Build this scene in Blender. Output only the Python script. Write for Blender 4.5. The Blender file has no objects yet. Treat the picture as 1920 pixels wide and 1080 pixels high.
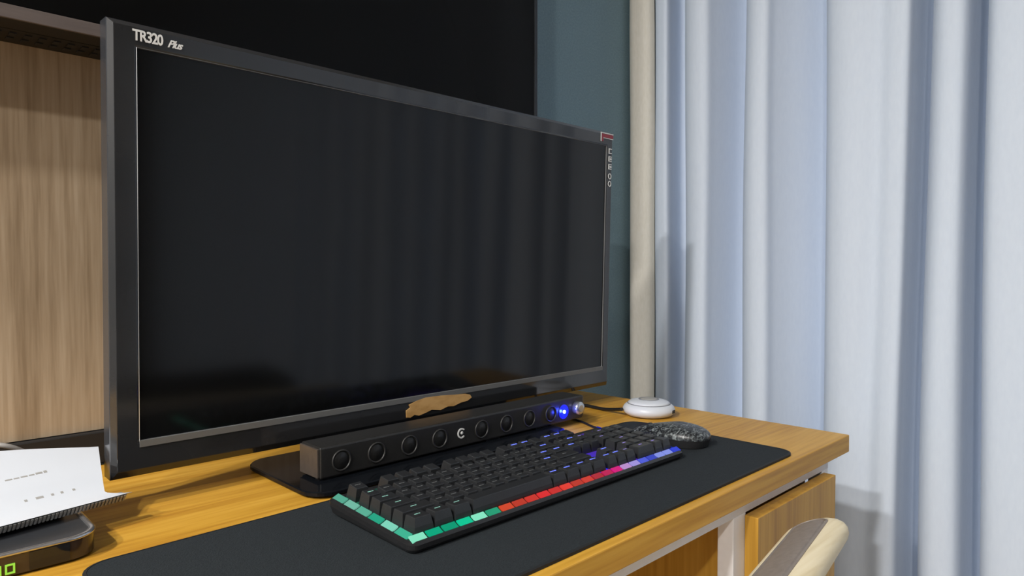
import bpy, bmesh, math, random
from mathutils import Vector, Matrix
random.seed(7)
S = bpy.context.scene
C = S.collection
R = math.radians

# ------------------------------------------------------------------ camera, world, lights, exposure
H = 0.97                       # lens height; the desk top is at 0.75
cam = bpy.data.cameras.new('camera')
cam.sensor_width = 36.0
cam.lens = 36.0 * 1275.0 / 1920.0
cam.clip_start = 0.02
cam_ob = bpy.data.objects.new('camera', cam)
C.objects.link(cam_ob)
cam_ob.location = (0, 0, H)
cam_ob.rotation_euler = (R(90 - 1.527), 0, R(45.33 - 90))
S.camera = cam_ob

W = bpy.data.worlds.new('world')
S.world = W
W.use_nodes = True
W.node_tree.nodes['Background'].inputs[0].default_value = (0.8, 0.88, 1.0, 1)
W.node_tree.nodes['Background'].inputs[1].default_value = 0.3

S.view_settings.view_transform = 'Standard'
S.view_settings.look = 'None'
S.view_settings.gamma = 1
S.view_settings.use_curve_mapping = False
S.view_settings.exposure = -0.12

# ceiling lamps of the room: (x, y, watts)
LAMPS = [(-1.75, 0.00, 62, 'white round ceiling lamp far to the left, level with the desk front'),
         (-1.25, 0.45, 46, 'white round ceiling lamp nearest the desk wall'),
         (-1.55, -0.75, 46, 'white round ceiling lamp towards the middle of the room')]

# ------------------------------------------------------------------ materials
def mat(name, color=(.5, .5, .5), rough=.5, metal=0.0, spec=.5, emit=None, estr=0.0, coat=0.0):
    m = bpy.data.materials.new(name); m.use_nodes = True
    b = m.node_tree.nodes['Principled BSDF']
    b.inputs['Base Color'].default_value = (*color, 1)
    b.inputs['Roughness'].default_value = rough
    b.inputs['Metallic'].default_value = metal
    b.inputs['Specular IOR Level'].default_value = spec
    b.inputs['Coat Weight'].default_value = coat
    if emit:
        b.inputs['Emission Color'].default_value = (*emit, 1)
        b.inputs['Emission Strength'].default_value = estr
    return m

def nodes(m): return m.node_tree.nodes, m.node_tree.links, m.node_tree.nodes['Principled BSDF']

def ramp(N, stops):
    r = N.new('ShaderNodeValToRGB')
    e = r.color_ramp.elements
    while len(e) < len(stops): e.new(0.5)
    for i, (p, c) in enumerate(stops):
        e[i].position = p; e[i].color = (*c, 1)
    return r

def noise_mat(name, stops, scale=(1, 1, 1), nscale=10, detail=5, rough=.5, bump=0.0, spec=.5, bscale=None, coat=0.0):
    m = mat(name, rough=rough, spec=spec, coat=coat)
    N, L, b = nodes(m)
    tc = N.new('ShaderNodeTexCoord'); mp = N.new('ShaderNodeMapping')
    mp.inputs['Scale'].default_value = scale
    n = N.new('ShaderNodeTexNoise'); n.inputs['Scale'].default_value = nscale; n.inputs['Detail'].default_value = detail
    L.new(tc.outputs['Object'], mp.inputs[0]); L.new(mp.outputs[0], n.inputs['Vector'])
    r = ramp(N, stops); L.new(n.outputs['Fac'], r.inputs[0]); L.new(r.outputs[0], b.inputs['Base Color'])
    if bump:
        bp = N.new('ShaderNodeBump'); bp.inputs['Strength'].default_value = bump; bp.inputs['Distance'].default_value = 0.001
        if bscale:
            n2 = N.new('ShaderNodeTexNoise'); n2.inputs['Scale'].default_value = bscale; n2.inputs['Detail'].default_value = 3
            L.new(tc.outputs['Object'], n2.inputs['Vector']); L.new(n2.outputs['Fac'], bp.inputs['Height'])
        else:
            L.new(n.outputs['Fac'], bp.inputs['Height'])
        L.new(bp.outputs[0], b.inputs['Normal'])
    return m

def wood(name, dark, mid, light, axis='x', rough=.4, fine=60, coat=0.0):
    """grain that runs along one axis: two stretched noises"""
    m = mat(name, rough=rough, coat=coat)
    N, L, b = nodes(m)
    tc = N.new('ShaderNodeTexCoord')
    k = {'x': (.05, 1, 1), 'y': (1, .05, 1), 'z': (1, 1, .04)}[axis]
    mp = N.new('ShaderNodeMapping'); mp.inputs['Scale'].default_value = k
    L.new(tc.outputs['Object'], mp.inputs[0])
    n1 = N.new('ShaderNodeTexNoise'); n1.inputs['Scale'].default_value = fine * 4; n1.inputs['Detail'].default_value = 6
    n2 = N.new('ShaderNodeTexNoise'); n2.inputs['Scale'].default_value = fine * .55; n2.inputs['Detail'].default_value = 4
    n2.inputs['Distortion'].default_value = 1.2
    L.new(mp.outputs[0], n1.inputs['Vector']); L.new(mp.outputs[0], n2.inputs['Vector'])
    mx = N.new('ShaderNodeMix'); mx.inputs[0].default_value = .5
    L.new(n1.outputs['Fac'], mx.inputs[2]); L.new(n2.outputs['Fac'], mx.inputs[3])
    r = ramp(N, [(.34, dark), (.5, mid), (.66, light)])
    L.new(mx.outputs[0], r.inputs[0]); L.new(r.outputs[0], b.inputs['Base Color'])
    b.inputs['Specular IOR Level'].default_value = .3
    bp = N.new('ShaderNodeBump'); bp.inputs['Strength'].default_value = .12; bp.inputs['Distance'].default_value = .0006
    L.new(n1.outputs['Fac'], bp.inputs['Height']); L.new(bp.outputs[0], b.inputs['Normal'])
    return m

M = {}
M['desk'] = wood('desk_wood', (.42, .195, .020), (.57, .30, .036), (.68, .385, .06), 'x', .42, 40)
M['drawer'] = wood('drawer_wood', (.38, .185, .022), (.50, .265, .035), (.60, .335, .055), 'z', .4, 40)
M['panel'] = wood('panel_wood', (.30, .22, .14), (.425, .325, .22), (.51, .405, .29), 'z', .5, 70)
M['teal'] = noise_mat('teal_wall', [(.35, (.185, .285, .335)), (.65, (.225, .335, .39))], nscale=300, detail=3, rough=.75, bump=.35, bscale=420)
M['wall'] = noise_mat('plain_wall', [(.3, (.27, .27, .27)), (.7, (.31, .31, .31))], nscale=60, rough=.85)
M['ceiling'] = noise_mat('ceiling_paint', [(.3, (.50, .50, .50)), (.7, (.55, .55, .55))], nscale=40, rough=.9)
M['floor'] = wood('floor_wood', (.25, .19, .14), (.34, .26, .19), (.42, .33, .25), 'y', .4, 14)
M['mat'] = noise_mat('mat_cloth', [(.3, (.013, .017, .020)), (.7, (.022, .027, .031))], nscale=900, detail=2, rough=.85, bump=.5, spec=.25)
M['mat_edge'] = mat('mat_edge', (.008, .009, .01), .7)
M['gloss'] = mat('gloss_black', (.010, .011, .013), .07, spec=.6)
M['bezel'] = noise_mat('bezel_black', [(.3, (.016, .017, .019)), (.7, (.026, .026, .027))], nscale=8, rough=.10, spec=.75)
M['bezel_edge'] = mat('bezel_edge', (.035, .038, .044), .18, spec=.7)
M['screen'] = mat('screen_black', (.0045, .0047, .005), .10, spec=.34)
M['tvscreen'] = mat('tv_screen_black', (.004, .004, .004), .18, spec=.10)
M['lip'] = mat('screen_lip', (.42, .43, .44), .2, metal=.7)
M['base'] = mat('base_black', (.005, .006, .008), .12, spec=.16)
M['low_lip'] = mat('low_lip_grey', (.13, .13, .125), .4)
M['plastic'] = noise_mat('black_plastic', [(.3, (.016, .016, .017)), (.7, (.024, .024, .025))], nscale=600, rough=.42)
M['shell'] = mat('monitor_back_plastic', (.03, .032, .036), .35)
M['bar'] = noise_mat('soundbar_black', [(.3, (.015, .0145, .014)), (.7, (.022, .021, .0195))], nscale=500, rough=.36, bump=.1)
M['bar_end'] = noise_mat('soundbar_end', [(.3, (.055, .045, .038)), (.7, (.075, .06, .05))], nscale=200, rough=.3)
M['ring'] = mat('driver_ring', (.022, .021, .020), .5)
M['cone'] = mat('driver_cone', (.014, .0135, .013), .45)
M['white_mark'] = mat('white_mark', (.75, .75, .73), .5)
M['silver'] = mat('silver_knob', (.62, .64, .66), .25, metal=.85)
M['blue_led'] = mat('blue_led', (.2, .3, 1), .3, emit=(.16, .26, 1.0), estr=40)
M['blue_glow'] = mat('blue_led_halo', (.02, .03, .3), .2, emit=(.01, .02, 1.0), estr=.10)
M['key'] = noise_mat('keycap_black', [(.3, (.015, .016, .0175)), (.7, (.022, .023, .025))], nscale=700, rough=.36, spec=.5)
M['case'] = noise_mat('keyboard_case', [(.3, (.012, .012, .013)), (.7, (.018, .018, .019))], nscale=500, rough=.3)
M['white_plastic'] = mat('white_plastic', (.66, .69, .74), .35)
M['router_side'] = mat('router_side_grey', (.36, .35, .33), .45)
M['grey_plastic'] = mat('grey_plastic', (.22, .23, .25), .35)
M['chrome'] = mat('chrome_trim', (.62, .62, .64), .22, metal=.9)
M['stb_front'] = mat('set_top_front', (.045, .030, .020), .12, spec=.6)
M['digit'] = mat('green_digit', (.1, .3, .02), .4, emit=(.32, .62, .06), estr=.9)
M['laminate'] = noise_mat('white_laminate', [(.3, (.80, .79, .80)), (.7, (.84, .83, .84))], nscale=100, rough=.4)
M['logo_smear'] = noise_mat('tan_smear', [(.35, (.50, .27, .08)), (.6, (.62, .36, .13))], scale=(.4, 1, 1), nscale=120, rough=.6)
M['red'] = mat('red_label', (.30, .035, .05), .5)
M['cable'] = mat('cable_black', (.010, .010, .011), .45)
M['cable_grey'] = mat('cable_grey', (.30, .28, .26), .5)
M['tv_strip'] = noise_mat('tv_bezel_brown', [(.3, (.105, .085, .078)), (.7, (.13, .105, .096))], scale=(.1, 1, 1), nscale=200, rough=.4)
M['tv_under'] = mat('tv_underside', (.010, .009, .008), .6)
M['dark'] = mat('dark_recess', (.012, .012, .013), .6)
M['curtain'] = noise_mat('curtain_cloth', [(.3, (.665, .745, .87)), (.7, (.69, .77, .89))], scale=(1, 1, .3), nscale=200, detail=3, rough=.95, bump=.04, spec=.1)
M['drape'] = noise_mat('cream_drape', [(.3, (.74, .71, .63)), (.7, (.79, .76, .69))], scale=(1, 1, .3), nscale=260, detail=3, rough=.95, spec=.1)
M['birch'] = wood('birch_wood', (.66, .54, .33), (.78, .67, .45), (.84, .74, .53), 'x', .5, 50)
M['taupe'] = noise_mat('taupe_pad', [(.3, (.20, .165, .14)), (.7, (.25, .21, .18))], nscale=160, rough=.5)
M['office'] = noise_mat('office_black', [(.3, (.008, .008, .008)), (.7, (.014, .014, .014))], nscale=300, rough=.9, spec=.1)

def camo(name):
    m = mat(name, rough=.35)
    N, L, b = nodes(m)
    tc = N.new('ShaderNodeTexCoord')
    n = N.new('ShaderNodeTexNoise'); n.inputs['Scale'].default_value = 210; n.inputs['Detail'].default_value = 3; n.inputs['Distortion'].default_value = 1.5
    L.new(tc.outputs['Object'], n.inputs['Vector'])
    r = ramp(N, [(.44, (.012, .013, .015)), (.56, (.07, .08, .085)), (.68, (.26, .285, .285))])
    L.new(n.outputs['Fac'], r.inputs[0]); L.new(r.outputs[0], b.inputs['Base Color'])
    return m
M['camo'] = camo('mouse_speckle')

# ------------------------------------------------------------------ mesh helpers
class MB:
    """collects boxes, prisms, tubes and lathes; build() links them as ONE mesh object"""
    def __init__(s): s.v = []; s.f = []; s.smooth = []
    def add(s, vs, fs, smooth=False):
        o = len(s.v)
        s.v += [tuple(p) for p in vs]
        s.f += [tuple(i + o for i in q) for q in fs]
        s.smooth += [smooth] * len(fs)
        return s
    def box(s, x0, x1, y0, y1, z0, z1):
        return s.add([(x0, y0, z0), (x1, y0, z0), (x1, y1, z0), (x0, y1, z0), (x0, y0, z1), (x1, y0, z1), (x1, y1, z1), (x0, y1, z1)],
                     [(0, 3, 2, 1), (4, 5, 6, 7), (0, 1, 5, 4), (1, 2, 6, 5), (2, 3, 7, 6), (3, 0, 4, 7)])
    def loft(s, rings, cap=True, smooth=False, closed=True):
        n = len(rings[0]); vs = [p for r in rings for p in r]; fs = []
        for k in range(len(rings) - 1):
            for i in range(n if closed else n - 1):
                j = (i + 1) % n
                fs.append((k * n + i, k * n + j, (k + 1) * n + j, (k + 1) * n + i))
        s.add(vs, fs, smooth)
        if cap:
            o = len(s.v) - len(vs)
            s.f.append(tuple(o + i for i in reversed(range(n)))); s.smooth.append(False)
            s.f.append(tuple(o + (len(rings) - 1) * n + i for i in range(n))); s.smooth.append(False)
        return s
    def tube(s, pts, r, n=10, cap=True):
        pts = [Vector(p) for p in pts]; rings = []
        ref = Vector((0, 0, 1))
        for i, p in enumerate(pts):
            t = (pts[min(i + 1, len(pts) - 1)] - pts[max(i - 1, 0)]).normalized()
            if abs(t.dot(ref)) > .95: ref = Vector((1, 0, 0)) if abs(t.x) < .9 else Vector((0, 1, 0))
            a = t.cross(ref).normalized(); b = a.cross(t)
            rr = r[i] if isinstance(r, (list, tuple)) else r
            rings.append([p + a * (rr * math.cos(2 * math.pi * k / n)) + b * (rr * math.sin(2 * math.pi * k / n)) for k in range(n)])
        return s.loft(rings, cap, True)
    def lathe(s, prof, n=40, c=(0, 0, 0), axis='z', smooth=True):
        rings = []
        for r, h in prof:
            ring = []
            for k in range(n):
                a = 2 * math.pi * k / n
                if axis == 'z': ring.append((c[0] + r * math.cos(a), c[1] + r * math.sin(a), c[2] + h))
                else: ring.append((c[0] + r * math.cos(a), c[1] - h, c[2] + r * math.sin(a)))   # axis -y
            rings.append(ring)
        return s.loft(rings, True, smooth)
    def build(s, name, m, parent=None, bevel=0.0, seg=2, xf=None, auto=False):
        me = bpy.data.meshes.new(name)
        vs = s.v if xf is None else [tuple(xf @ Vector(p)) for p in s.v]
        me.from_pydata(vs, [], s.f); me.update()
        bm = bmesh.new(); bm.from_mesh(me)
        for i, f in enumerate(bm.faces): f.smooth = s.smooth[i]
        bmesh.ops.recalc_face_normals(bm, faces=bm.faces)
        if bevel:
            ed = [e for e in bm.edges if len(e.link_faces) == 2 and e.calc_face_angle(0) > R(25)]
            bmesh.ops.bevel(bm, geom=ed, offset=bevel, segments=seg, affect='EDGES', profile=.5)
        bm.to_mesh(me); bm.free()
        me.materials.append(m)
        if auto: me.set_sharp_from_angle(angle=R(35))
        o = bpy.data.objects.new(name, me); C.objects.link(o)
        if parent:
            o.parent = parent
            o.matrix_parent_inverse = Matrix.Translation(parent.location).inverted() if parent.type == 'EMPTY' else Matrix.Identity(4)
        return o

def tag(o, label=None, cat=None, group=None, kind=None):
    if label: o['label'] = label
    if cat: o['category'] = cat
    if group: o['group'] = group
    if kind: o['kind'] = kind
    return o

def thing(name, label, cat, loc=(0, 0, 0), group=None):
    o = bpy.data.objects.new(name, None); C.objects.link(o); o.location = loc
    o.empty_display_size = .05
    return tag(o, label, cat, group)

def rrect(x0, x1, y0, y1, r, z, n=6):
    pts = []
    for cx, cy, a0 in ((x1 - r, y1 - r, 0), (x0 + r, y1 - r, 90), (x0 + r, y0 + r, 180), (x1 - r, y0 + r, 270)):
        for k in range(n + 1):
            a = R(a0 + 90 * k / n); pts.append((cx + r * math.cos(a), cy + r * math.sin(a), z))
    return pts

def slab(x0, x1, y0, y1, r, z0, z1, ch=0.0, n=6):
    """rounded-corner plate with a chamfered top edge"""
    mb = MB()
    rings = [rrect(x0, x1, y0, y1, r, z0, n), rrect(x0, x1, y0, y1, r, z1 - ch, n)]
    if ch: rings.append(rrect(x0 + ch, x1 - ch, y0 + ch, y1 - ch, max(r - ch, .0005), z1, n))
    return mb.loft(rings)

def smoothpath(pts, k=8):
    P = [Vector(p) for p in pts]; out = []
    for i in range(len(P) - 1):
        a, b, c, d = P[max(i - 1, 0)], P[i], P[i + 1], P[min(i + 2, len(P) - 1)]
        for j in range(k):
            t = j / k
            out.append(.5 * ((2 * b) + (c - a) * t + (2 * a - 5 * b + 4 * c - d) * t * t + (3 * b - a - 3 * c + d) * t ** 3))
    out.append(P[-1]); return out

def text_mesh(name, body, size, m, parent, xf, shear=0.0, spacing=1.0, xs=1.0, depth=.0003, bold=0.0):
    cu = bpy.data.curves.new(name, 'FONT'); cu.body = body; cu.size = size; cu.shear = shear
    cu.space_character = spacing; cu.extrude = depth; cu.offset = bold; cu.resolution_u = 3
    tmp = bpy.data.objects.new(name, cu); C.objects.link(tmp)
    dg = bpy.context.evaluated_depsgraph_get()
    me = bpy.data.meshes.new_from_object(tmp.evaluated_get(dg))
    bpy.data.objects.remove(tmp)
    me.transform(xf @ Matrix.Diagonal((xs, 1, 1, 1)))
    me.materials.clear(); me.materials.append(m)
    o = bpy.data.objects.new(name, me); C.objects.link(o)
    if parent:
        o.parent = parent; o.matrix_parent_inverse = Matrix.Translation(parent.location).inverted() if parent.type == 'EMPTY' else Matrix.Identity(4)
    return o

# ------------------------------------------------------------------ the room
X0, X1, Y0, Y1, ZC = -2.3, 1.42, -2.8, 0.90, 2.40
def struct(name, mb, m, bevel=0): return tag(mb.build(name, m, bevel=bevel), kind='structure')
struct('floor', MB().box(X0 - .1, X1 + .1, Y0 - .1, Y1 + .1, -.06, 0), M['floor'])
struct('ceiling', MB().box(X0 - .1, X1 + .1, Y0 - .1, Y1 + .1, ZC, ZC + .06), M['ceiling'])
struct('wall_back', MB().box(X0 - .1, X1 + .1, Y1, Y1 + .1, 0, ZC), M['teal'])
struct('wall_front', MB().box(X0 - .1, X1 + .1, Y0 - .1, Y0, 0, ZC), M['wall'])
struct('wall_left', MB().box(X0 - .1, X0, Y0, Y1, 0, ZC), M['wall'])
struct('wall_right', MB().box(X1, X1 + .1, Y0, Y1, 0, ZC), M['wall'])

# timber wall panel behind the screens and the dark strip below it
pan = MB().box(-.60, .76, .88, .8995, .788, 2.30).build('wall_panel', M['panel'])
tag(pan, 'light oak veneer wall panel with vertical grain behind the monitor', 'wall panel')
st = MB().box(-.60, .76, .872, .8995, .7505, .787).build('dark_strip', M['dark'], bevel=.0015)
tag(st, 'black strip along the wall between oak panel and desk', 'strip')

# ceiling lamps
for i, (lx, ly, w, lab) in enumerate(LAMPS):
    t = thing('ceiling_lamp', lab, 'lamp', (lx, ly, ZC))
    MB().lathe([(.13, -.001), (.13, -.018), (.118, -.022), (.118, -.001)], 36, (lx, ly, ZC)).build('lamp_rim', M['laminate'], t)
    MB().lathe([(.116, -.002), (.116, -.019), (.09, -.024)], 36, (lx, ly, ZC)).build('diffuser', mat('lamp_diffuser', (.9, .9, .9), .4, emit=(1, .96, .9), estr=3), t)
    ld = bpy.data.lights.new('lamp_light', 'AREA'); ld.shape = 'DISK'; ld.size = .14; ld.energy = w; ld.color = (1.0, .965, .92)
    lo = bpy.data.objects.new('lamp_light', ld); C.objects.link(lo); lo.parent = t; lo.location = (0, 0, -.03)

# ------------------------------------------------------------------ curtain
def fold_profile(crests, xc, xv, end):
    """(y, x) outline of a hung curtain seen from above, far end first"""
    pts = []
    for i, (yc, br, d) in enumerate(crests):
        yn = crests[i + 1][0] if i + 1 < len(crests) else end
        g = yc - yn
        x_c = xc + d
        pts += [(yc + .010, xv), (yc + .001, (xv * .55 + x_c * .45)), (yc - .002, x_c + .012), (yc - g * .16, x_c),
                (yc - g * br * .62, x_c + .004), (yc - g * br, x_c + .022), (yc - g * (br * .45 + .55) * .98, xv - .012)]
    pts.append((end, xv - .01))
    return pts

def cloth(name, m, prof, z0, z1, nz=26, drift=.006, parent=None, seed=1, k=5):
    path = smoothpath([(p[0], p[1], 0) for p in prof], k)
    rnd = random.Random(seed); ph = [rnd.uniform(0, 6.28) for _ in range(6)]
    th = .0022
    def grid(off):
        rings = []
        for j in range(nz):
            t = j / (nz - 1); z = z0 + (z1 - z0) * t
            ring = []
            for i, p in enumerate(path):
                a, b = path[max(i - 1, 0)], path[min(i + 1, len(path) - 1)]
                tn = (b - a); nx, ny = tn[0], -tn[1]
                l = math.hypot(nx, ny) or 1
                dy = drift * (z - 1.0) * math.sin(p[0] * 9 + ph[0]) + .003 * math.sin(z * 3.1 + p[0] * 17 + ph[1])
                dx = .004 * math.sin(z * 2.3 + p[0] * 23 + ph[2]) + .0015 * math.sin(z * 9 + p[0] * 31 + ph[3])
                ring.append((p[1] + dx + off * (-ny / l) * 0 + off, p[0] + dy, z))
            rings.append(ring)
        return rings
    mb = MB()
    a, b = grid(0), grid(th)
    n = len(path); vs = [p for r in a for p in r] + [p for r in b for p in r]; fs = []
    o = n * nz
    for j in range(nz - 1):
        for i in range(n - 1):
            fs.append((j * n + i, j * n + i + 1, (j + 1) * n + i + 1, (j + 1) * n + i))
            fs.append((o + j * n + i, o + (j + 1) * n + i, o + (j + 1) * n + i + 1, o + j * n + i + 1))
        for i in (0, n - 1):
            fs.append((j * n + i, (j + 1) * n + i, o + (j + 1) * n + i, o + j * n + i))
    for i in range(n - 1):
        for j in (0, nz - 1):
            fs.append((j * n + i, o + j * n + i, o + j * n + i + 1, j * n + i + 1))
    mb.add(vs, fs, True)
    return mb.build(name, m, parent)

crests = []
y = .085
rr = random.Random(3)
while y > -2.55:
    crests.append((y, rr.uniform(.45, .8), rr.uniform(-.008, .008))); y -= rr.uniform(.10, .17)
FOLDS = [(0.834, 1.285), (0.824, 1.25), (0.812, 1.232), (0.7966, 1.225), (0.7817, 1.226), (0.7845, 1.255), (0.7884, 1.295), (0.7706, 1.3), (0.7462, 1.238), (0.7257, 1.208), (0.7001, 1.193), (0.678, 1.195), (0.6725, 1.222), (0.6666, 1.258), (0.6581, 1.297), (0.6438, 1.312), (0.6172, 1.24), (0.5976, 1.205), (0.5757, 1.19), (0.5534, 1.194), (0.5464, 1.218), (0.5337, 1.248), (0.5157, 1.281), (0.4967, 1.315), (0.4822, 1.32), (0.4675, 1.24), (0.4506, 1.2), (0.4256, 1.184), (0.4004, 1.184), (0.3752, 1.194), (0.3523, 1.189), (0.3325, 1.195), (0.3308, 1.228), (0.3266, 1.28), (0.3128, 1.31), (0.3068, 1.235), (0.2964, 1.205), (0.2801, 1.191), (0.2597, 1.193), (0.2505, 1.208), (0.2472, 1.25), (0.2411, 1.295), (0.2288, 1.305), (0.2266, 1.228), (0.2202, 1.2), (0.2054, 1.186), (0.1741, 1.184), (0.1394, 1.19), (0.115, 1.225), (0.100, 1.262)]
cur = cloth('curtain', M['curtain'], FOLDS + fold_profile(crests, 1.190, 1.272, y), .015, 2.335, seed=4)
tag(cur, 'pale blue-white curtain hanging in deep vertical folds beside the desk', 'curtain')
dr = cloth('drape', M['drape'], [(.893, 1.262), (.886, 1.243), (.874, 1.236), (.862, 1.240), (.850, 1.243), (.842, 1.250), (.838, 1.262)], .015, 2.335, nz=12, drift=0, seed=2)
tag(dr, 'narrow cream drape gathered in the corner against the teal wall', 'curtain')
rail = thing('curtain_rail', 'white curtain rail under the ceiling above the pale curtain', 'curtain rail', (1.25, -.9, 2.36))
MB().box(1.235, 1.265, -2.7, .89, 2.352, 2.376).build('track', M['laminate'], rail, bevel=.003)
for yy in (-2.5, -1.4, -.3, .8):
    MB().box(1.24, 1.26, yy - .015, yy + .015, 2.376, 2.3995).build('bracket', M['laminate'], rail)

# ------------------------------------------------------------------ desk
dk = thing('desk', 'oak desk top on a white frame, with black mat on it', 'desk', (.35, .60, 0))
MB().box(-.35, .955, .325, .868, .727, .75).build('desk_top', M['desk'], dk, bevel=.0012)
MB().box(-.34, .908, .335, .350, .7125, .7268).build('front_rail', M['laminate'], dk)
MB().box(.654, .681, .335, .353, 0, .7124).build('post', M['laminate'], dk, bevel=.0008)
MB().box(.889, .908, .335, .353, 0, .7124).build('post', M['laminate'], dk, bevel=.0008)
MB().box(-.34, -.313, .335, .353, 0, .7124).build('post', M['laminate'], dk, bevel=.0008)
for x in (-.34, .881): MB().box(x, x + .027, .835, .853, 0, .7268).build('post', M['laminate'], dk, bevel=.0008)
MB().box(-.312, .653, .56, .576, .36, .7268).build('modesty_panel', M['drawer'], dk)
# drawer unit under the right end
du = thing('drawer_unit', 'oak drawer unit in the white frame under the desk right end', 'drawers', (.785, .45, 0))
MB().box(.682, .888, .356, .80, .10, .7115).build('body', M['drawer'], du)
z = .7105
for k, hh in enumerate((.150, .20, .20)):
    d = MB().box(.6775, .8925, .3195, .3345, z - hh, z).build('drawer_front', M['drawer'], du, bevel=.0008)
    z -= hh + .012

# ------------------------------------------------------------------ desk mat
dm = thing('desk_mat', 'black cloth desk mat lying along the desk front edge', 'desk mat', (.46, .45, .75))
slab(.119, .812, .336, .574, .022, .7502, .7528, .0008).build('surface', M['mat'], dm)
mbm = MB(); r1 = rrect(.1185, .8125, .3355, .5745, .0225, .7502); r2 = rrect(.1185, .8125, .3355, .5745, .0225, .7526); r3 = rrect(.121, .810, .338, .572, .020, .7531)
mbm.loft([r1, r2, r3], cap=False); mbm.build('stitched_edge', M['mat_edge'], dm)
ZM = .7530

# ------------------------------------------------------------------ monitor
mo = thing('monitor', 'large black glossy monitor standing on the oak desk', 'monitor', (.53, .66, .75))
TILT = Matrix.Translation((0, .682, .78)) @ Matrix.Rotation(R(1.3), 4, 'X') @ Matrix.Translation((0, -.682, -.78))
ox0, ox1, oz0, oz1 = .1695, .8965, .780, 1.1915
ix0, ix1, iz0, iz1 = .1935, .8795, .8135, 1.1690
def rect_ring(t, yv, e=0.0):
    a0, a1 = ox0 + (ix0 - ox0) * t - e, ox1 + (ix1 - ox1) * t + e
    b0, b1 = oz0 + (iz0 - oz0) * t - e, oz1 + (iz1 - oz1) * t + e
    return [(a0, yv, b0), (a1, yv, b0), (a1, yv, b1), (a0, yv, b1)]
mb = MB(); mb.loft([rect_ring(0, .704), rect_ring(0, .6865), rect_ring(.02, .6855)], cap=False)
mb.build('bezel_side', M['bezel_edge'], mo, xf=TILT)
mb = MB(); mb.loft([rect_ring(.02, .6855), rect_ring(.20, .6820), rect_ring(.22, .6818), rect_ring(.9, .6820), rect_ring(.965, .6828)], cap=False)
mb.build('bezel', M['bezel'], mo, xf=TILT)
mb = MB(); mb.loft([rect_ring(.965, .6826), rect_ring(.985, .6822), rect_ring(1, .6842)], cap=False)
lip = mb.build('screen_lip', M['lip'], mo, xf=TILT); lip['label'] = 'thin shiny rim around the screen'
mb = MB(); mb.loft([[(a, .6840, b) for a, _, b in rect_ring(.99, 0)], [(a, .686, b) for a, _, b in rect_ring(.99, 0)]])
mb.build('screen', M['screen'], mo, xf=TILT)
def back_ring(inset, yv):
    return rrect(ox0 + inset, ox1 - inset, oz0 + inset * .8, oz1 - inset * .8, .012, 0)
def yr(pts, yv): return [(a, yv, b) for a, b, _ in pts]
mb = MB(); mb.loft([yr(back_ring(.003, 0), .7035), yr(back_ring(.004, 0), .712), yr(back_ring(.05, 0), .728), yr(back_ring(.11, 0), .735)], smooth=False)
mb.build('back_shell', M['shell'], mo, xf=TILT)
mb = MB(); mb.box(ix0 - .0006, ix1 + .0006, .6811, .6835, .8072, .8132)
ll = mb.build('lower_lip', M['low_lip'], mo, xf=TILT); ll['label'] = 'grey sloping rim under the screen'
# stand
slab(.313, .690, .5815, .742, .026, .7531, .7575, .0012).build('base_plate', M['base'], mo)
MB().loft([rrect(.49, .58, .700, .726, .008, .757), rrect(.492, .578, .704, .728, .008, .80), rrect(.49, .58, .712, .736, .008, .93)]).build('neck', M['gloss'], mo)
# marks on the bezel (font x -> world x, font y -> world z)
UP = Matrix(((1, 0, 0, 0), (0, 0, -1, 0), (0, 1, 0, 0), (0, 0, 0, 1)))
def face_xf(x, z, y=.6814): return TILT @ Matrix.Translation((x, y, z)) @ UP
tx = text_mesh('model_lettering', 'TR320', .0135, M['white_mark'], mo, face_xf(.1895, 1.1755), spacing=.86, xs=.78, bold=.0003)
tx2 = text_mesh('model_lettering', 'Plus', .0095, M['white_mark'], mo, face_xf(.2185, 1.1755), shear=.45, spacing=.85, xs=.95, bold=.00022)
# corner label: nested red and white angles
mb = MB()
for (a, b, c, d) in ((.862, .8945, 1.1875, 1.1890), (.862, .8640, 1.1745, 1.1875), (.869, .8945, 1.1800, 1.1810)):
    mb.box(a, b, .6806, .6812, c, d)
lb = mb.build('corner_label', M['white_mark'], mo, xf=TILT); lb['label'] = 'white outline of the corner label'
mb = MB(); mb.box(.8645, .8945, .6808, .6813, 1.1815, 1.1870); mb.box(.8645, .8690, .6808, .6813, 1.1750, 1.1815)
lb = mb.build('corner_label', M['red'], mo, xf=TILT); lb['label'] = 'dark red corner label'
for k, zz in enumerate((1.158, 1.1455, 1.133, 1.118, 1.106)):
    mb = MB()
    if k < 3:
        mb.box(.8835, .8915, .6807, .6813, zz + .006, zz + .0075); mb.box(.8835, .8915, .6807, .6813, zz - .001, zz + .0005)
        mb.box(.8835, .8855, .6807, .6813, zz + .0005, zz + .006)
        if k: mb.box(.8870, .8915, .6807, .6813, zz + .0018, zz + .0048)
    else:
        n = 18
        for q in range(n):
            a = 2 * math.pi * q / n; b = 2 * math.pi * (q + .98) / n
            ring = [[(.8875 + r * math.cos(t), yy, zz + .003 + 1.15 * r * math.sin(t)) for (r, yy) in ((.0042, .6807), (.0028, .6807), (.0028, .6813), (.0042, .6813))] for t in (a, b)]
            mb.loft(ring)
    mb.build('feature_icon', M['white_mark'], mo, xf=TILT)
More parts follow.
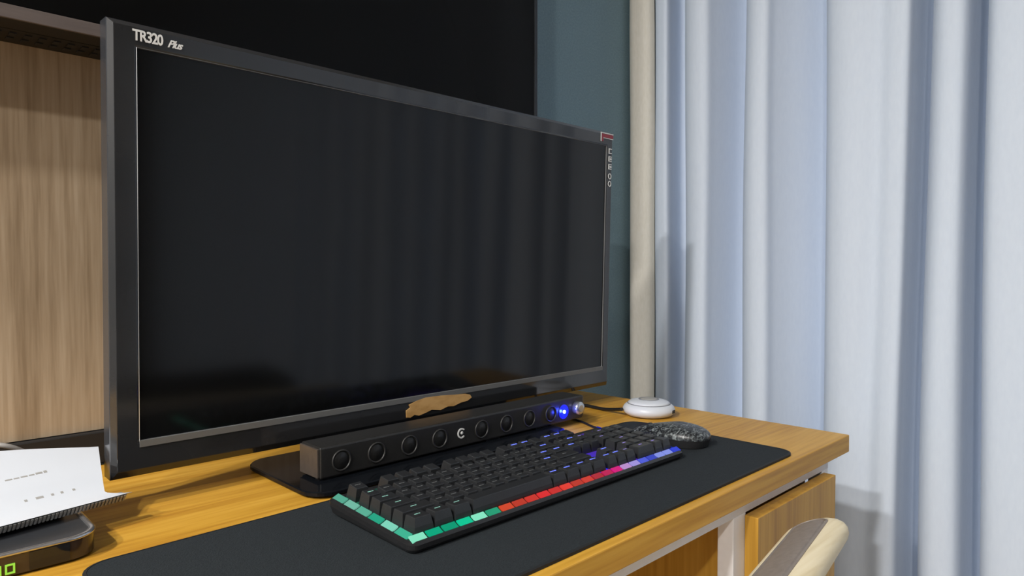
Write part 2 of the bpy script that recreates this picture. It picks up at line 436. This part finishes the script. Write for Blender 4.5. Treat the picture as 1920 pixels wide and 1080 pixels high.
# tan smear put in for the blurred-out maker's mark on the lower bezel
pts = [(.491, .789), (.4905, .7975), (.4965, .8005), (.4945, .8040), (.506, .8075), (.520, .8098), (.545, .8092), (.568, .8072), (.586, .8062), (.594, .8040), (.597, .8000), (.590, .7965), (.578, .7955), (.566, .7925), (.556, .7935), (.544, .7905), (.530, .7930), (.520, .7905), (.510, .7885), (.503, .7905), (.497, .7880)]
mb = MB(); mb.loft([[(a, .6807, b) for a, b in pts], [(a, .6815, b) for a, b in pts]])
sk = mb.build('tan_smear', M['logo_smear'], mo, xf=TILT); sk['label'] = 'ragged tan smear in place of the blurred-out logo on the lower bezel'

# ------------------------------------------------------------------ wall television
tv = thing('television', 'wide black television on the wall above and behind the monitor', 'television', (.28, .83, 1.207))
MB().box(-.42, .842, .7935, .830, 1.2075, 1.90).build('housing', M['tv_under'], tv, bevel=.002)
MB().box(-.16, .60, .830, .8798, 1.2075, 1.75).build('back_cover', M['tv_under'], tv)
MB().box(-.405, .834, .7915, .7934, 1.2200, 1.885).build('screen', M['tvscreen'], tv)
b1 = MB().box(-.42, .842, .7905, .7934, 1.2065, 1.2195).build('bottom_bezel', M['tv_strip'], tv, bevel=.0006); b1['label'] = 'brown-grey bottom strip'
for a, b in ((-.42, -.4055), (.8345, .842)): MB().box(a, b, .7905, .7934, 1.2197, 1.90).build('side_bezel', M['gloss'], tv, bevel=.0006)
MB().box(-.4053, .8343, .7905, .7934, 1.8853, 1.90).build('top_bezel', M['gloss'], tv)
vt = MB()
for k in range(60):
    x = -.15 + k * .0125
    for q in range(2): vt.box(x, x + .006, .838 + q * .018, .848 + q * .018, 1.2062, 1.2074)
v = vt.build('vent_slots', M['dark'], tv); v['kind'] = 'stuff'

# ------------------------------------------------------------------ soundbar
sb = thing('soundbar', 'long black soundbar with round drivers on the monitor base', 'soundbar', (.545, .637, .7575))
sx0, sx1, sy0, sy1, sz0, sz1 = .337, .754, .6165, .6560, .7590, .7915
MB().box(sx0 + .002, sx1 - .002, sy0, sy1, sz0, sz1).build('body', M['bar'], sb, bevel=.0022, seg=3)
for a, b, nm in ((sx0 - .0005, sx0 + .0021, 'end_cap'), (sx1 - .0021, sx1 + .0005, 'end_cap')):
    MB().box(a, b, sy0 + .0015, sy1 - .0015, sz0 + .0015, sz1 - .0015).build(nm, M['bar_end'], sb, bevel=.0006)
zc = .7745
for x in (.363, .4055, .4485, .4915, .557, .5995, .6415, .6835):
    rg = MB().lathe([(.0112, -.0005), (.0112, .0010), (.0104, .0016), (.0094, .0010), (.0094, -.0005)], 28, (x, sy0, zc), axis='y').build('driver_ring', M['ring'], sb)
    MB().lathe([(.0093, -.0003), (.0090, .0003), (.0045, .0002), (.0042, .0004), (.001, .0004)], 24, (x, sy0, zc), axis='y').build('driver_cone', M['cone'], rg)
# the C mark between the drivers
mb = MB(); n = 16
for q in range(n):
    a, b = R(42 + 276 * q / n), R(42 + 276 * (q + 1) / n)
    mb.loft([[(.5245 + r * math.cos(t), yy, zc + .0005 + r * math.sin(t)) for (r, yy) in ((.0062, sy0 - .0006), (.0044, sy0 - .0006), (.0044, sy0 + .0002), (.0062, sy0 + .0002))] for t in (a, b)])
mb.lathe([(.0020, .0002), (.0020, .0007), (.001, .0008)], 12, (.525, sy0, zc + .0008), axis='y')
mb.build('logo', M['white_mark'], sb)
MB().lathe([(.0105, -.0003), (.0105, .0006), (.0095, .0010)], 24, (.7095, sy0, zc - .001), axis='y').build('led_halo', M['blue_glow'], sb)  # the LED's halo on the bar front, put into a faintly glowing blue disc
MB().lathe([(.0022, .0008), (.0022, .0020), (.001, .0028)], 14, (.7100, sy0, zc - .001), axis='y').build('power_light', M['blue_led'], sb)
pl = bpy.data.lights.new('power_glow', 'POINT'); pl.energy = .05; pl.color = (.03, .06, 1.0); pl.shadow_soft_size = .002
po = bpy.data.objects.new('power_glow', pl); C.objects.link(po); po.parent = sb; po.location = (.710 - .545, sy0 - .0075 - .637, zc - .001 - .7575)
kn = MB().lathe([(.0090, 0), (.0090, .007), (.0080, .0088), (.0045, .0094)], 28, (.7370, sy0, zc + .001), axis='y').build('volume_knob', M['silver'], sb)
for x in (.352, .580, .670):
    MB().box(x - .012, x + .012, sy0 + .004, sy0 + .012, .7577, sz0 + .001).build('foot', M['plastic'], sb)

# ------------------------------------------------------------------ keyboard
KX, KY, KW, KD = .303, .4145, .388, .1265
kb = thing('keyboard', 'black gaming keyboard with glowing green, red and blue edge', 'keyboard', (KX + KW / 2, KY + KD / 2, ZM))
SL = math.tan(R(3.0))
def ktop(y): return ZM + .0095 + (y - KY) * SL
def kslope(pts, dz=0.0): return [(x, y, ktop(y) + dz) for x, y, _ in pts]
mb = MB()
bot = [(x, y, ZM + .0008 + (y - KY) * .02) for x, y, _ in rrect(KX + .002, KX + KW - .002, KY + .002, KY + KD - .002, .007, 0)]
mb.loft([bot, kslope(rrect(KX, KX + KW, KY, KY + KD, .008, 0), -.0060), kslope(rrect(KX, KX + KW, KY, KY + KD, .008, 0), -.0025), kslope(rrect(KX + .003, KX + KW - .003, KY + .003, KY + KD - .003, .006, 0), -.0006)])
mb.build('case', M['case'], kb)
# glowing deck under the keys
m = mat('key_deck_light', (.012, .012, .013), .5); N, L, b = nodes(m)
tc = N.new('ShaderNodeTexCoord'); sp = N.new('ShaderNodeSeparateXYZ'); mr = N.new('ShaderNodeMapRange')
mr.inputs['From Min'].default_value = KX; mr.inputs['From Max'].default_value = KX + KW
L.new(tc.outputs['Object'], sp.inputs[0]); L.new(sp.outputs['X'], mr.inputs['Value'])
rp = ramp(N, [(.0, (.0, .16, .08)), (.10, (.0, .05, .03)), (.30, (.0, .006, .006)), (.46, (.004, .004, .02)), (.56, (.01, .02, .55)), (.66, (.01, .03, .9)), (.74, (.05, .01, .45)), (.86, (.06, .01, .30)), (1.0, (.01, .01, .25))])
L.new(mr.outputs[0], rp.inputs[0]); L.new(rp.outputs[0], b.inputs['Emission Color']); b.inputs['Emission Strength'].default_value = 1.0
mb = MB(); mb.loft([kslope(rrect(KX + .0125, KX + KW - .0125, KY + .0130, KY + KD - .0110, .002, 0), -.0012), kslope(rrect(KX + .0125, KX + KW - .0125, KY + .0130, KY + KD - .0110, .002, 0), .0002)])
mb.build('key_deck', m, kb)
# light segments round the rim
def lerp(a, b, t): return tuple(x + (y - x) * t for x, y in zip(a, b))
STOPS = [(.0, (.0, .62, .34)), (.20, (.0, .72, .38)), (.245, (.05, .68, .36)), (.27, (1.1, .10, .03)), (.40, (.95, .025, .03)), (.55, (1.1, .08, .03)), (.62, (.85, .015, .06)), (.70, (.9, .0, .30)), (.76, (.40, .05, .60)), (.80, (.10, .14, .95)), (.9, (.01, .04, .80)), (1.0, (.02, .05, .85))]
def led_color(t):
    for (a, ca), (b_, cb) in zip(STOPS, STOPS[1:]):
        if a <= t <= b_: return lerp(ca, cb, (t - a) / (b_ - a))
    return STOPS[-1][1]
def led_mat(col, s):
    return mat('edge_light', tuple(.12 * c for c in col), .3, spec=.25, emit=col, estr=s * .48)
def strip(x0, x1, y0, y1, axis, col, s):
    """segment that slopes outwards; axis 'f' front, 'l' left, 'r' right"""
    mb = MB(); q = []
    for (x, y) in ((x0, y0), (x1, y0), (x1, y1), (x0, y1)):
        out = {'f': y == y0, 'l': x == x0, 'r': x == x1}[axis]
        q.append((x, y, ktop(y) + (-.0004 if out else .0022)))
    mb.loft([[(x, y, z_ - .0012) for x, y, z_ in q], q])
    mb.build('edge_light', led_mat(col, s), kb)
xs = KX + .0028; n = 24; xe = KX + KW - .0028; w = (xe - xs) / n
rn = random.Random(5)
for k in range(n):
    t = (k + .5) / n
    c = led_color(t); s = rn.choice((.75, 1.0, 1.0, 1.35))
    if k in (0, 3, 4): s = 1.5
    if k in (0, 4): c = lerp(c, (.6, 1.3, 1.0), .5)
    if k in (17, 18, 21, 22): c = lerp(c, (.5, .6, 1), .5); s = 1.6
    strip(xs + w * k + .0010, xs + w * (k + 1) - .0010, KY + .0034, KY + .0092, 'f', c, s)
n = 6; ys, ye = KY + .0100, KY + KD - .004; w = (ye - ys) / n
for k in range(n):
    strip(KX + .0034, KX + .0092, ys + w * k + .0012, ys + w * (k + 1) - .0012, 'l', lerp((.0, .62, .36), (.40, 1.0, .8), (.2, .7, .1, .5, .8, .5)[k]), (1.1, 1.3, .9, .8, .8, .7)[k])
for k in range(n):
    strip(KX + KW - .0095, KX + KW - .0028, ys + w * k + .0007, ys + w * (k + 1) - .0007, 'r', (.02, .05, .8), .8)
# keys
P = .01628; kx, ky = KX + .0112, KY + .0112
def key_mesh(wd):
    hw, hd = (wd * P - .0012) / 2, (P - .0012) / 2
    rings = []
    for ins, dy, zz in ((0, 0, -.0012), (.0006, .0001, .0035), (.0019, .0008, .0100), (.0024, .0008, .0106)):
        rings.append([(-hw + ins, -hd + ins * 1.0 + dy * .4, zz), (hw - ins, -hd + ins + dy * .4, zz), (hw - ins, hd - ins * .55 + dy * .4, zz), (-hw + ins, hd - ins * .55 + dy * .4, zz)])
    mb = MB(); mb.loft(rings)
    me = bpy.data.meshes.new('keycap'); me.from_pydata(mb.v, [], mb.f)
    bm = bmesh.new(); bm.from_mesh(me); bmesh.ops.recalc_face_normals(bm, faces=bm.faces); bm.to_mesh(me); bm.free()
    me.materials.append(M['key']); return me
KM = {}
inv = Matrix.Translation(kb.location).inverted()
LEG = {}
def legend_mesh(c):
    if c not in LEG:
        mb = MB(); mb.box(-.0030, .0004, .0012, .0022, .0106, .01075); mb.box(.0010, .0026, .0012, .0022, .0106, .01075)
        me = bpy.data.meshes.new('legend'); me.from_pydata(mb.v, [], mb.f)
        col = {'g': (.35, .9, .7), 'b': (.10, .16, 1.0), 'p': (.35, .25, .9), 'd': (.10, .12, .12)}[c]
        me.materials.append(mat('legend_light', (.1, .1, .1), .5, emit=col, estr={'g': .55, 'b': 1.8, 'p': .8, 'd': .25}[c])); LEG[c] = me
    return LEG[c]
def key(cx, row, wd, leg=None):
    """cx: left edge in key widths from the left; row 0 is nearest"""
    if wd not in KM: KM[wd] = key_mesh(wd)
    o = bpy.data.objects.new('keycap', KM[wd]); C.objects.link(o); o.parent = kb; o.matrix_parent_inverse = inv
    yc = ky + (row + .5) * P + (.0042 if row == 5 else 0)
    o.location = (kx + (cx + wd / 2) * P, yc, ktop(yc) + .0008 + (.0008 if row == 5 else .0003 * abs(row - 2)))
    o.rotation_euler = (R(3) + R((row - 2) * 1.6), 0, 0)
    if leg:
        q = bpy.data.objects.new('legend', legend_mesh(leg)); C.objects.link(q); q.parent = o
        if leg == 'b': q.scale = (1.5, 1.4, 1)
def leg_for(cx, row):
    if cx < .5: return 'g'
    if 11.5 <= cx < 17 and (cx + row) % 1.5 < 1: return 'b'
    if 17 <= cx < 20: return 'p' if (row + int(cx)) % 2 else None
    return 'd' if row < 5 else None
x = 0
for wd in (1.25, 1.25, 1.25, 6.25, 1.25, 1.25, 1.25, 1.25):
    key(x, 0, wd, None if wd > 3 else ('g' if x < 4 else 'b')); x += wd
for row, ws in ((1, [2.25] + [1] * 10 + [2.75]), (2, [1.75] + [1] * 11 + [2.25]), (3, [1.5] + [1] * 12 + [1.5]), (4, [1] * 13 + [2])):
    x = 0
    for wd in ws: key(x, row, wd, leg_for(x, row)); x += wd
key(0, 5, 1, 'd')
for g in (2, 6.5, 11):
    for k in range(4): key(g + k, 5, 1, leg_for(g + k, 5))
for row in (3, 4, 5):
    for k in range(3): key(15.25 + k, row, 1, leg_for(15.25 + k, row))
for k in range(3): key(15.25 + k, 0, 1, 'b' if k < 2 else 'p')
key(16.25, 1, 1, 'b')
key(18.5, 0, 2, 'p'); key(20.5, 0, 1, 'p')
for row in (1, 2, 3):
    for k in range(3): key(18.5 + k, row, 1, leg_for(18.5 + k, row))
for k in range(4): key(18.5 + k, 4, 1, leg_for(18.5 + k, 4))
key(21.5, 3, 1); key(21.5, 2, 1); key(21.5, 1, 1); key(21.5, 0, 1)

# ------------------------------------------------------------------ mouse
ms = thing('mouse', 'dark mouse with grey speckled top beside the keyboard', 'mouse', (.7465, .470, ZM))
def mouse_ring(z_, grow, back):
    pts = []
    for k in range(36):
        a = 2 * math.pi * k / 36
        ca, sa = math.cos(a), math.sin(a)
        wx = .0290 * grow * (1 - .10 * sa) * (abs(ca) ** .85) * (1 if ca > 0 else -1)
        ly = .0530 * grow * (abs(sa) ** .85) * (1 if sa > 0 else -1)
        pts.append((.7465 + wx, .470 + ly + back, z_ - max(0, ly + .004) * .20 * (z_ - ZM) / .03))
    return pts
MB().loft([mouse_ring(ZM + .0006, .94, 0), mouse_ring(ZM + .004, .97, 0), mouse_ring(ZM + .0100, 1.0, 0)], smooth=True).build('base', M['plastic'], ms, auto=True)
rings = []
for t in range(9):
    a = R(90 * t / 8.0)
    rings.append(mouse_ring(ZM + .0101 + .0150 * math.sin(a), max(.02, math.cos(a) ** .75 * 1.002), -.006 * math.sin(a)))
MB().loft(rings, smooth=True).build('top_shell', M['camo'], ms, auto=True)
MB().box(.7459, .7471, .492, .516, ZM + .011, ZM + .0165).build('button_gap', M['dark'], ms)
mb = MB(); mb.lathe([(.003, -.0035), (.0075, -.003), (.0075, .003), (.003, .0035)], 20)
mb.build('scroll_wheel', M['plastic'], ms, xf=Matrix.Translation((.7465, .500, ZM + .0105)) @ Matrix.Rotation(R(90), 4, 'Y'), auto=True)

# ------------------------------------------------------------------ white hub puck and its cable
px, py = .869, .584
pk = thing('hub', 'round white plastic hub with grey button at the desk back right', 'hub', (px, py, .75))
MB().lathe([(r * .93, h_) for r, h_ in ((.030, .0005), (.037, .002), (.0415, .0065), (.0420, .0105), (.0395, .0150), (.0340, .0188))], 48, (px, py, .75)).build('shell', M['white_plastic'], pk)
MB().lathe([(r * .93, h_) for r, h_ in ((.0335, .0186), (.0338, .0196), (.0300, .0218), (.0200, .0240), (.0150, .0244))], 48, (px, py, .75)).build('cover', M['white_plastic'], pk)
MB().lathe([(r * .93, h_) for r, h_ in ((.0346, .0180), (.0350, .0187), (.0338, .0192))], 48, (px, py, .75)).build('seam_ring', M['grey_plastic'], pk)
MB().lathe([(r * .93, h_) for r, h_ in ((.0165, .0235), (.0165, .0249), (.0150, .0252), (.0135, .0246))], 40, (px, py, .75)).build('button_ring', M['grey_plastic'], pk)
MB().lathe([(r * .93, h_) for r, h_ in ((.0134, .0240), (.0134, .0250), (.0100, .0256), (.0040, .0258))], 32, (px, py, .75)).build('button', M['router_side'], pk)
ang = R(-78); rx, ry = px + .0387 * math.cos(ang), py + .0387 * math.sin(ang)
mb = MB(); mb.box(-.0015, .0012, -.0045, .0045, -.0022, .0022)
mb.build('port', M['dark'], pk, xf=Matrix.Translation((rx, ry, .7592)) @ Matrix.Rotation(ang, 4, 'Z'), bevel=.0006)
cb = MB().tube(smoothpath([(px - .036, py + .0235, .7605), (.838, .620, .7575), (.843, .650, .7530), (.846, .690, .7528), (.842, .735, .7528), (.80, .78, .7528), (.70, .81, .7528)]), .0026).build('cable', M['cable'])
tag(cb, 'black cable running from the white hub behind the monitor', 'cable')
cb = MB().tube(smoothpath([(.757, .700, .7520), (.759, .660, .7520), (.754, .622, .7520), (.742, .594, .7522), (.735, .580, .7532), (.726, .566, .7550), (.705, .552, .7560), (.690, .5425, .7580)]), .0016).build('cable', M['cable'])
tag(cb, 'thin black keyboard cable passing the right end of the soundbar', 'cable')

# ------------------------------------------------------------------ set-top box
bx = thing('set_top_box', 'flat black set-top box with green digits under the white router', 'set-top box', (.03, .68, .75))
def stb_ring(z_, ins=0.0): return rrect(-.12 + ins, .139 - ins, .5925 + ins, .755 - ins, .020 - ins * .5, z_, 8)
MB().loft([stb_ring(.7505, .002), stb_ring(.752), stb_ring(.7665)]).build('body', M['stb_front'], bx, auto=True)
mb = MB(); mb.loft([stb_ring(.7664, -.0006), stb_ring(.7680, -.0012), stb_ring(.7692, .0005), stb_ring(.7688, .0030), stb_ring(.7672, .0035)], cap=False, smooth=True); mb.build('chrome_trim', M['chrome'], bx)
mb = MB(); mb.loft([stb_ring(.7650, .0036), stb_ring(.7676, .0036)]); mb.build('lid', M['shell'], bx)
MB().box(.094, .119, .5917, .5930, .7525, .7655).build('end_window', M['gloss'], bx)
for k in range(4):
    x = .0795 - k * .0080 - (.004 if k > 1 else 0); z0_, z1_ = .7535, .7605; wd = .0058; t = .0011
    mb = MB()
    mb.box(x, x + wd, .5914, .5926, z0_, z0_ + t); mb.box(x, x + wd, .5914, .5926, z1_ - t, z1_)
    mb.box(x, x + t, .5914, .5926, z0_ + t, z1_ - t); mb.box(x + wd - t, x + wd, .5914, .5926, z0_ + t, z1_ - t)
    mb.build('digit', M['digit'], bx)

# ------------------------------------------------------------------ router
ro = thing('router', 'white curved router with ribbed front edge on the set-top box', 'router', (.06, .66, .7695))
RZ = Matrix.Translation((.177, .646, 0)) @ Matrix.Rotation(R(11), 4, 'Z')
# local x from -.24 (left) to 0 (front right tip), local y from 0 (front) to about .08 (back)
def rtop(x, y):
    v = max(0, y / .080)
    return .7780 + .0375 * v ** 1.30 - .0022 * math.sin(math.pi * min(v * 2.2, 1)) + .003 * math.sin(math.pi * (x + .24) / .24) * v
nx, ny = 30, 24
def ry_(x, v): return v * (.066 + .016 * math.sin(math.pi * min(1, max(0, (x + .24) / .24))))
def rx_(u_, v):
    right = -.0165 * min(1, v * 5.5) ** .8 + .0235 * max(0, v - .2)
    left = -.24 + .012 * v
    return left + u_ * (right - left)
top, botm = [], []
for i in range(nx + 1):
    for j in range(ny + 1):
        u_, v = i / nx, j / ny
        x = rx_(u_, v); y = ry_(x, v)
        zt = rtop(x, y); top.append((x, y, zt))
        botm.append((x * .995 - .0005, .003 + y * .95, zt - .0014 - .010 * min(v, .6)))
vs = top + botm; fs = []; o = len(top); q = ny + 1
for i in range(nx):
    for j in range(ny):
        a = i * q + j
        fs.append((a, a + q, a + q + 1, a + 1)); fs.append((o + a, o + a + 1, o + a + q + 1, o + a + q))
for i in range(nx):
    for j in (0, ny):
        a = i * q + j; fs.append((a, a + q, o + a + q, o + a))
for j in range(ny):
    for i in (0, nx):
        a = i * q + j; fs.append((a, a + 1, o + a + 1, o + a))
mb = MB(); mb.add(vs, fs, True); rs = mb.build('top_shell', M['white_plastic'], ro, xf=RZ, auto=True)
mb = MB(); mb.loft([[(x, y, .7696) for x, y, _ in rrect(-.215, -.045, .016, .064, .01, 0)], [(x, y, .7785) for x, y, _ in rrect(-.222, -.040, .020, .066, .01, 0)]])
mb.build('body', M['shell'], ro, xf=RZ)
mb = MB()
for k in range(80):
    x = -.236 + k * .0029
    mb.loft([[(x, -.0002, .7768), (x + .0016, -.0002, .7768), (x + .0016, .0045, .7768), (x, .0045, .7768)],
             [(x, .0040, .7712), (x + .0016, .0040, .7712), (x + .0016, .0085, .7712), (x, .0085, .7712)]])
vr = mb.build('vent_ribs', M['router_side'], ro, xf=RZ); vr['kind'] = 'stuff'
mb = MB(); mb.loft([[(-.238, .0016, .7766), (-.004, .0016, .7766), (-.004, .012, .7766), (-.238, .012, .7766)], [(-.238, .0052, .7714), (-.008, .0052, .7714), (-.008, .014, .7714), (-.238, .014, .7714)]])
mb.build('vent_slot', M['grey_plastic'], ro, xf=RZ)
# faint marks on the top
mb = MB()
def mark(x, y, w, d):
    p = [(x, y), (x + w, y), (x + w, y + d), (x, y + d)]
    mb.loft([[(a, b, rtop(a, b) - .0004) for a, b in p], [(a, b, rtop(a, b) + .0002) for a, b in p]])
for k, (a, w, dd) in enumerate(((-.0770, .005, .0012), (-.0710, .004, .0010), (-.0660, .005, .0012), (-.0600, .004, .0012), (-.0550, .005, .0018), (-.0490, .0025, .0022))): mark(a, .0475 + .0001 * k, w, dd)
g = mb.build('maker_lettering', M['router_side'], ro, xf=RZ)
for k, a in enumerate((-.072, -.064, -.0605, -.053, -.046, -.037)):
    mb = MB(); mark(a, .0240, .0020 + (.0015 if k == 1 else 0), .0020); mb.build('status_icon', M['router_side'], ro, xf=RZ)
cb = MB().tube(smoothpath([(.06, .735, .7528), (.075, .742, .79), (.088, .735, .815), (.102, .728, .816), (.120, .735, .80), (.13, .76, .765), (.14, .79, .7528)]), .0022).build('cable', M['cable_grey'])
tag(cb, 'grey cable looping up behind the white router', 'cable')

# ------------------------------------------------------------------ pale wooden chair at the desk front
ch = thing('chair', 'pale birch chair with taupe padded back rail beside the drawers', 'chair', (.52, .10, 0))
DA = R(9); BC = Vector((.670, .260, .727))          # far right end of the back rail
ex = Vector((math.cos(DA), math.sin(DA), 0)); REC = R(64)
nrm = Vector((0, math.cos(REC), math.sin(REC))); nrm = (nrm - ex * nrm.dot(ex)).normalized()
ey = nrm.cross(ex).normalized()
RAIL = Matrix(((ex.x, ey.x, nrm.x, BC.x), (ex.y, ey.y, nrm.y, BC.y), (ex.z, ey.z, nrm.z, BC.z), (0, 0, 0, 1)))
HB, LB = .020, .40
def stad(ins, z_, n=24):
    pts = []
    for c0, a0 in ((0 - HB, -90), (-LB + HB, 90)):      # two half-circle ends
        for k in range(n + 1):
            a = R(a0 + 180 * k / n); pts.append((c0 + (HB - ins) * math.cos(a), (HB - ins) * math.sin(a), z_))
    return pts
MB().loft([stad(.004, -.0235), stad(-.003, -.0225), stad(-.008, -.0195), stad(-.0108, -.0155), stad(-.0118, -.0110), stad(-.0105, -.0068), stad(-.007, -.0032), stad(-.002, -.0006), stad(.001, 0), stad(.0025, -.001)], smooth=True).build('back_rail', M['birch'], ch, xf=RAIL, auto=True)
MB().loft([stad(.0016, -.006), stad(.0018, 0), stad(.0035, .0010), stad(.0048, -.0012), stad(.0064, .0008), stad(.009, .0012), stad(.016, .0014)], smooth=True).build('back_pad', M['taupe'], ch, xf=RAIL, auto=True)
MB().loft([rrect(.31, .69, -.17, .215, .06, .425), rrect(.30, .70, -.18, .225, .07, .435), rrect(.30, .70, -.18, .225, .07, .450), rrect(.32, .68, -.16, .205, .05, .458)]).build('seat', M['birch'], ch)
for (x, yy, tx_, ty_) in ((.33, .19, .40, .215), (.66, .20, .60, .235)):
    MB().tube([(x, yy, 0), (x, yy, .43), (tx_, ty_, .700)], [.013, .016, .011]).build('leg', M['birch'], ch)
for x, yy in ((.34, -.14), (.66, -.14)):
    MB().tube([(x, yy, 0), (x, yy, .43)], [.012, .016]).build('leg', M['birch'], ch)

# ------------------------------------------------------------------ black office chair (seen as a reflection in the monitor)
oc = thing('office_chair', 'black office chair with rounded back, mirrored in the monitor screen', 'chair', (.60, -.50, 0))
def yrr(x0, x1, z0, z1, r, yv): return [(a, yv, b) for a, b, _ in rrect(x0, x1, z0, z1, r, 0, 8)]
MB().loft([yrr(.37, .84, .42, .665, .10, -.255), yrr(.35, .86, .40, .685, .12, -.275), yrr(.35, .86, .40, .685, .12, -.30), yrr(.38, .83, .43, .66, .10, -.32)], smooth=True).build('backrest', M['office'], oc, auto=True)
MB().loft([rrect(.39, .81, -.77, -.35, .08, .38), rrect(.37, .83, -.79, -.34, .10, .40), rrect(.37, .83, -.79, -.34, .10, .435), rrect(.40, .80, -.76, -.36, .08, .455)]).build('seat', M['office'], oc)
MB().tube([(.60, -.50, .37), (.60, -.42, .37), (.60, -.28, .37), (.60, -.288, .46)], .02).build('back_bracket', M['plastic'], oc)
MB().tube([(.60, -.55, .06), (.60, -.55, .385)], .026).build('gas_post', M['plastic'], oc)
for k in range(5):
    a = R(72 * k + 18); e = (.60 + .27 * math.cos(a), -.55 + .27 * math.sin(a))
    lg = MB().tube([(.60, -.55, .085), (e[0], e[1], .062)], [.022, .014]).build('foot', M['plastic'], oc)
    MB().lathe([(.010, -.02), (.026, -.018), (.026, .018), (.010, .02)], 20).build('castor', M['plastic'], lg, xf=Matrix.Translation((e[0], e[1], .0262)) @ Matrix.Rotation(a, 4, 'Z') @ Matrix.Rotation(R(90), 4, 'X'))
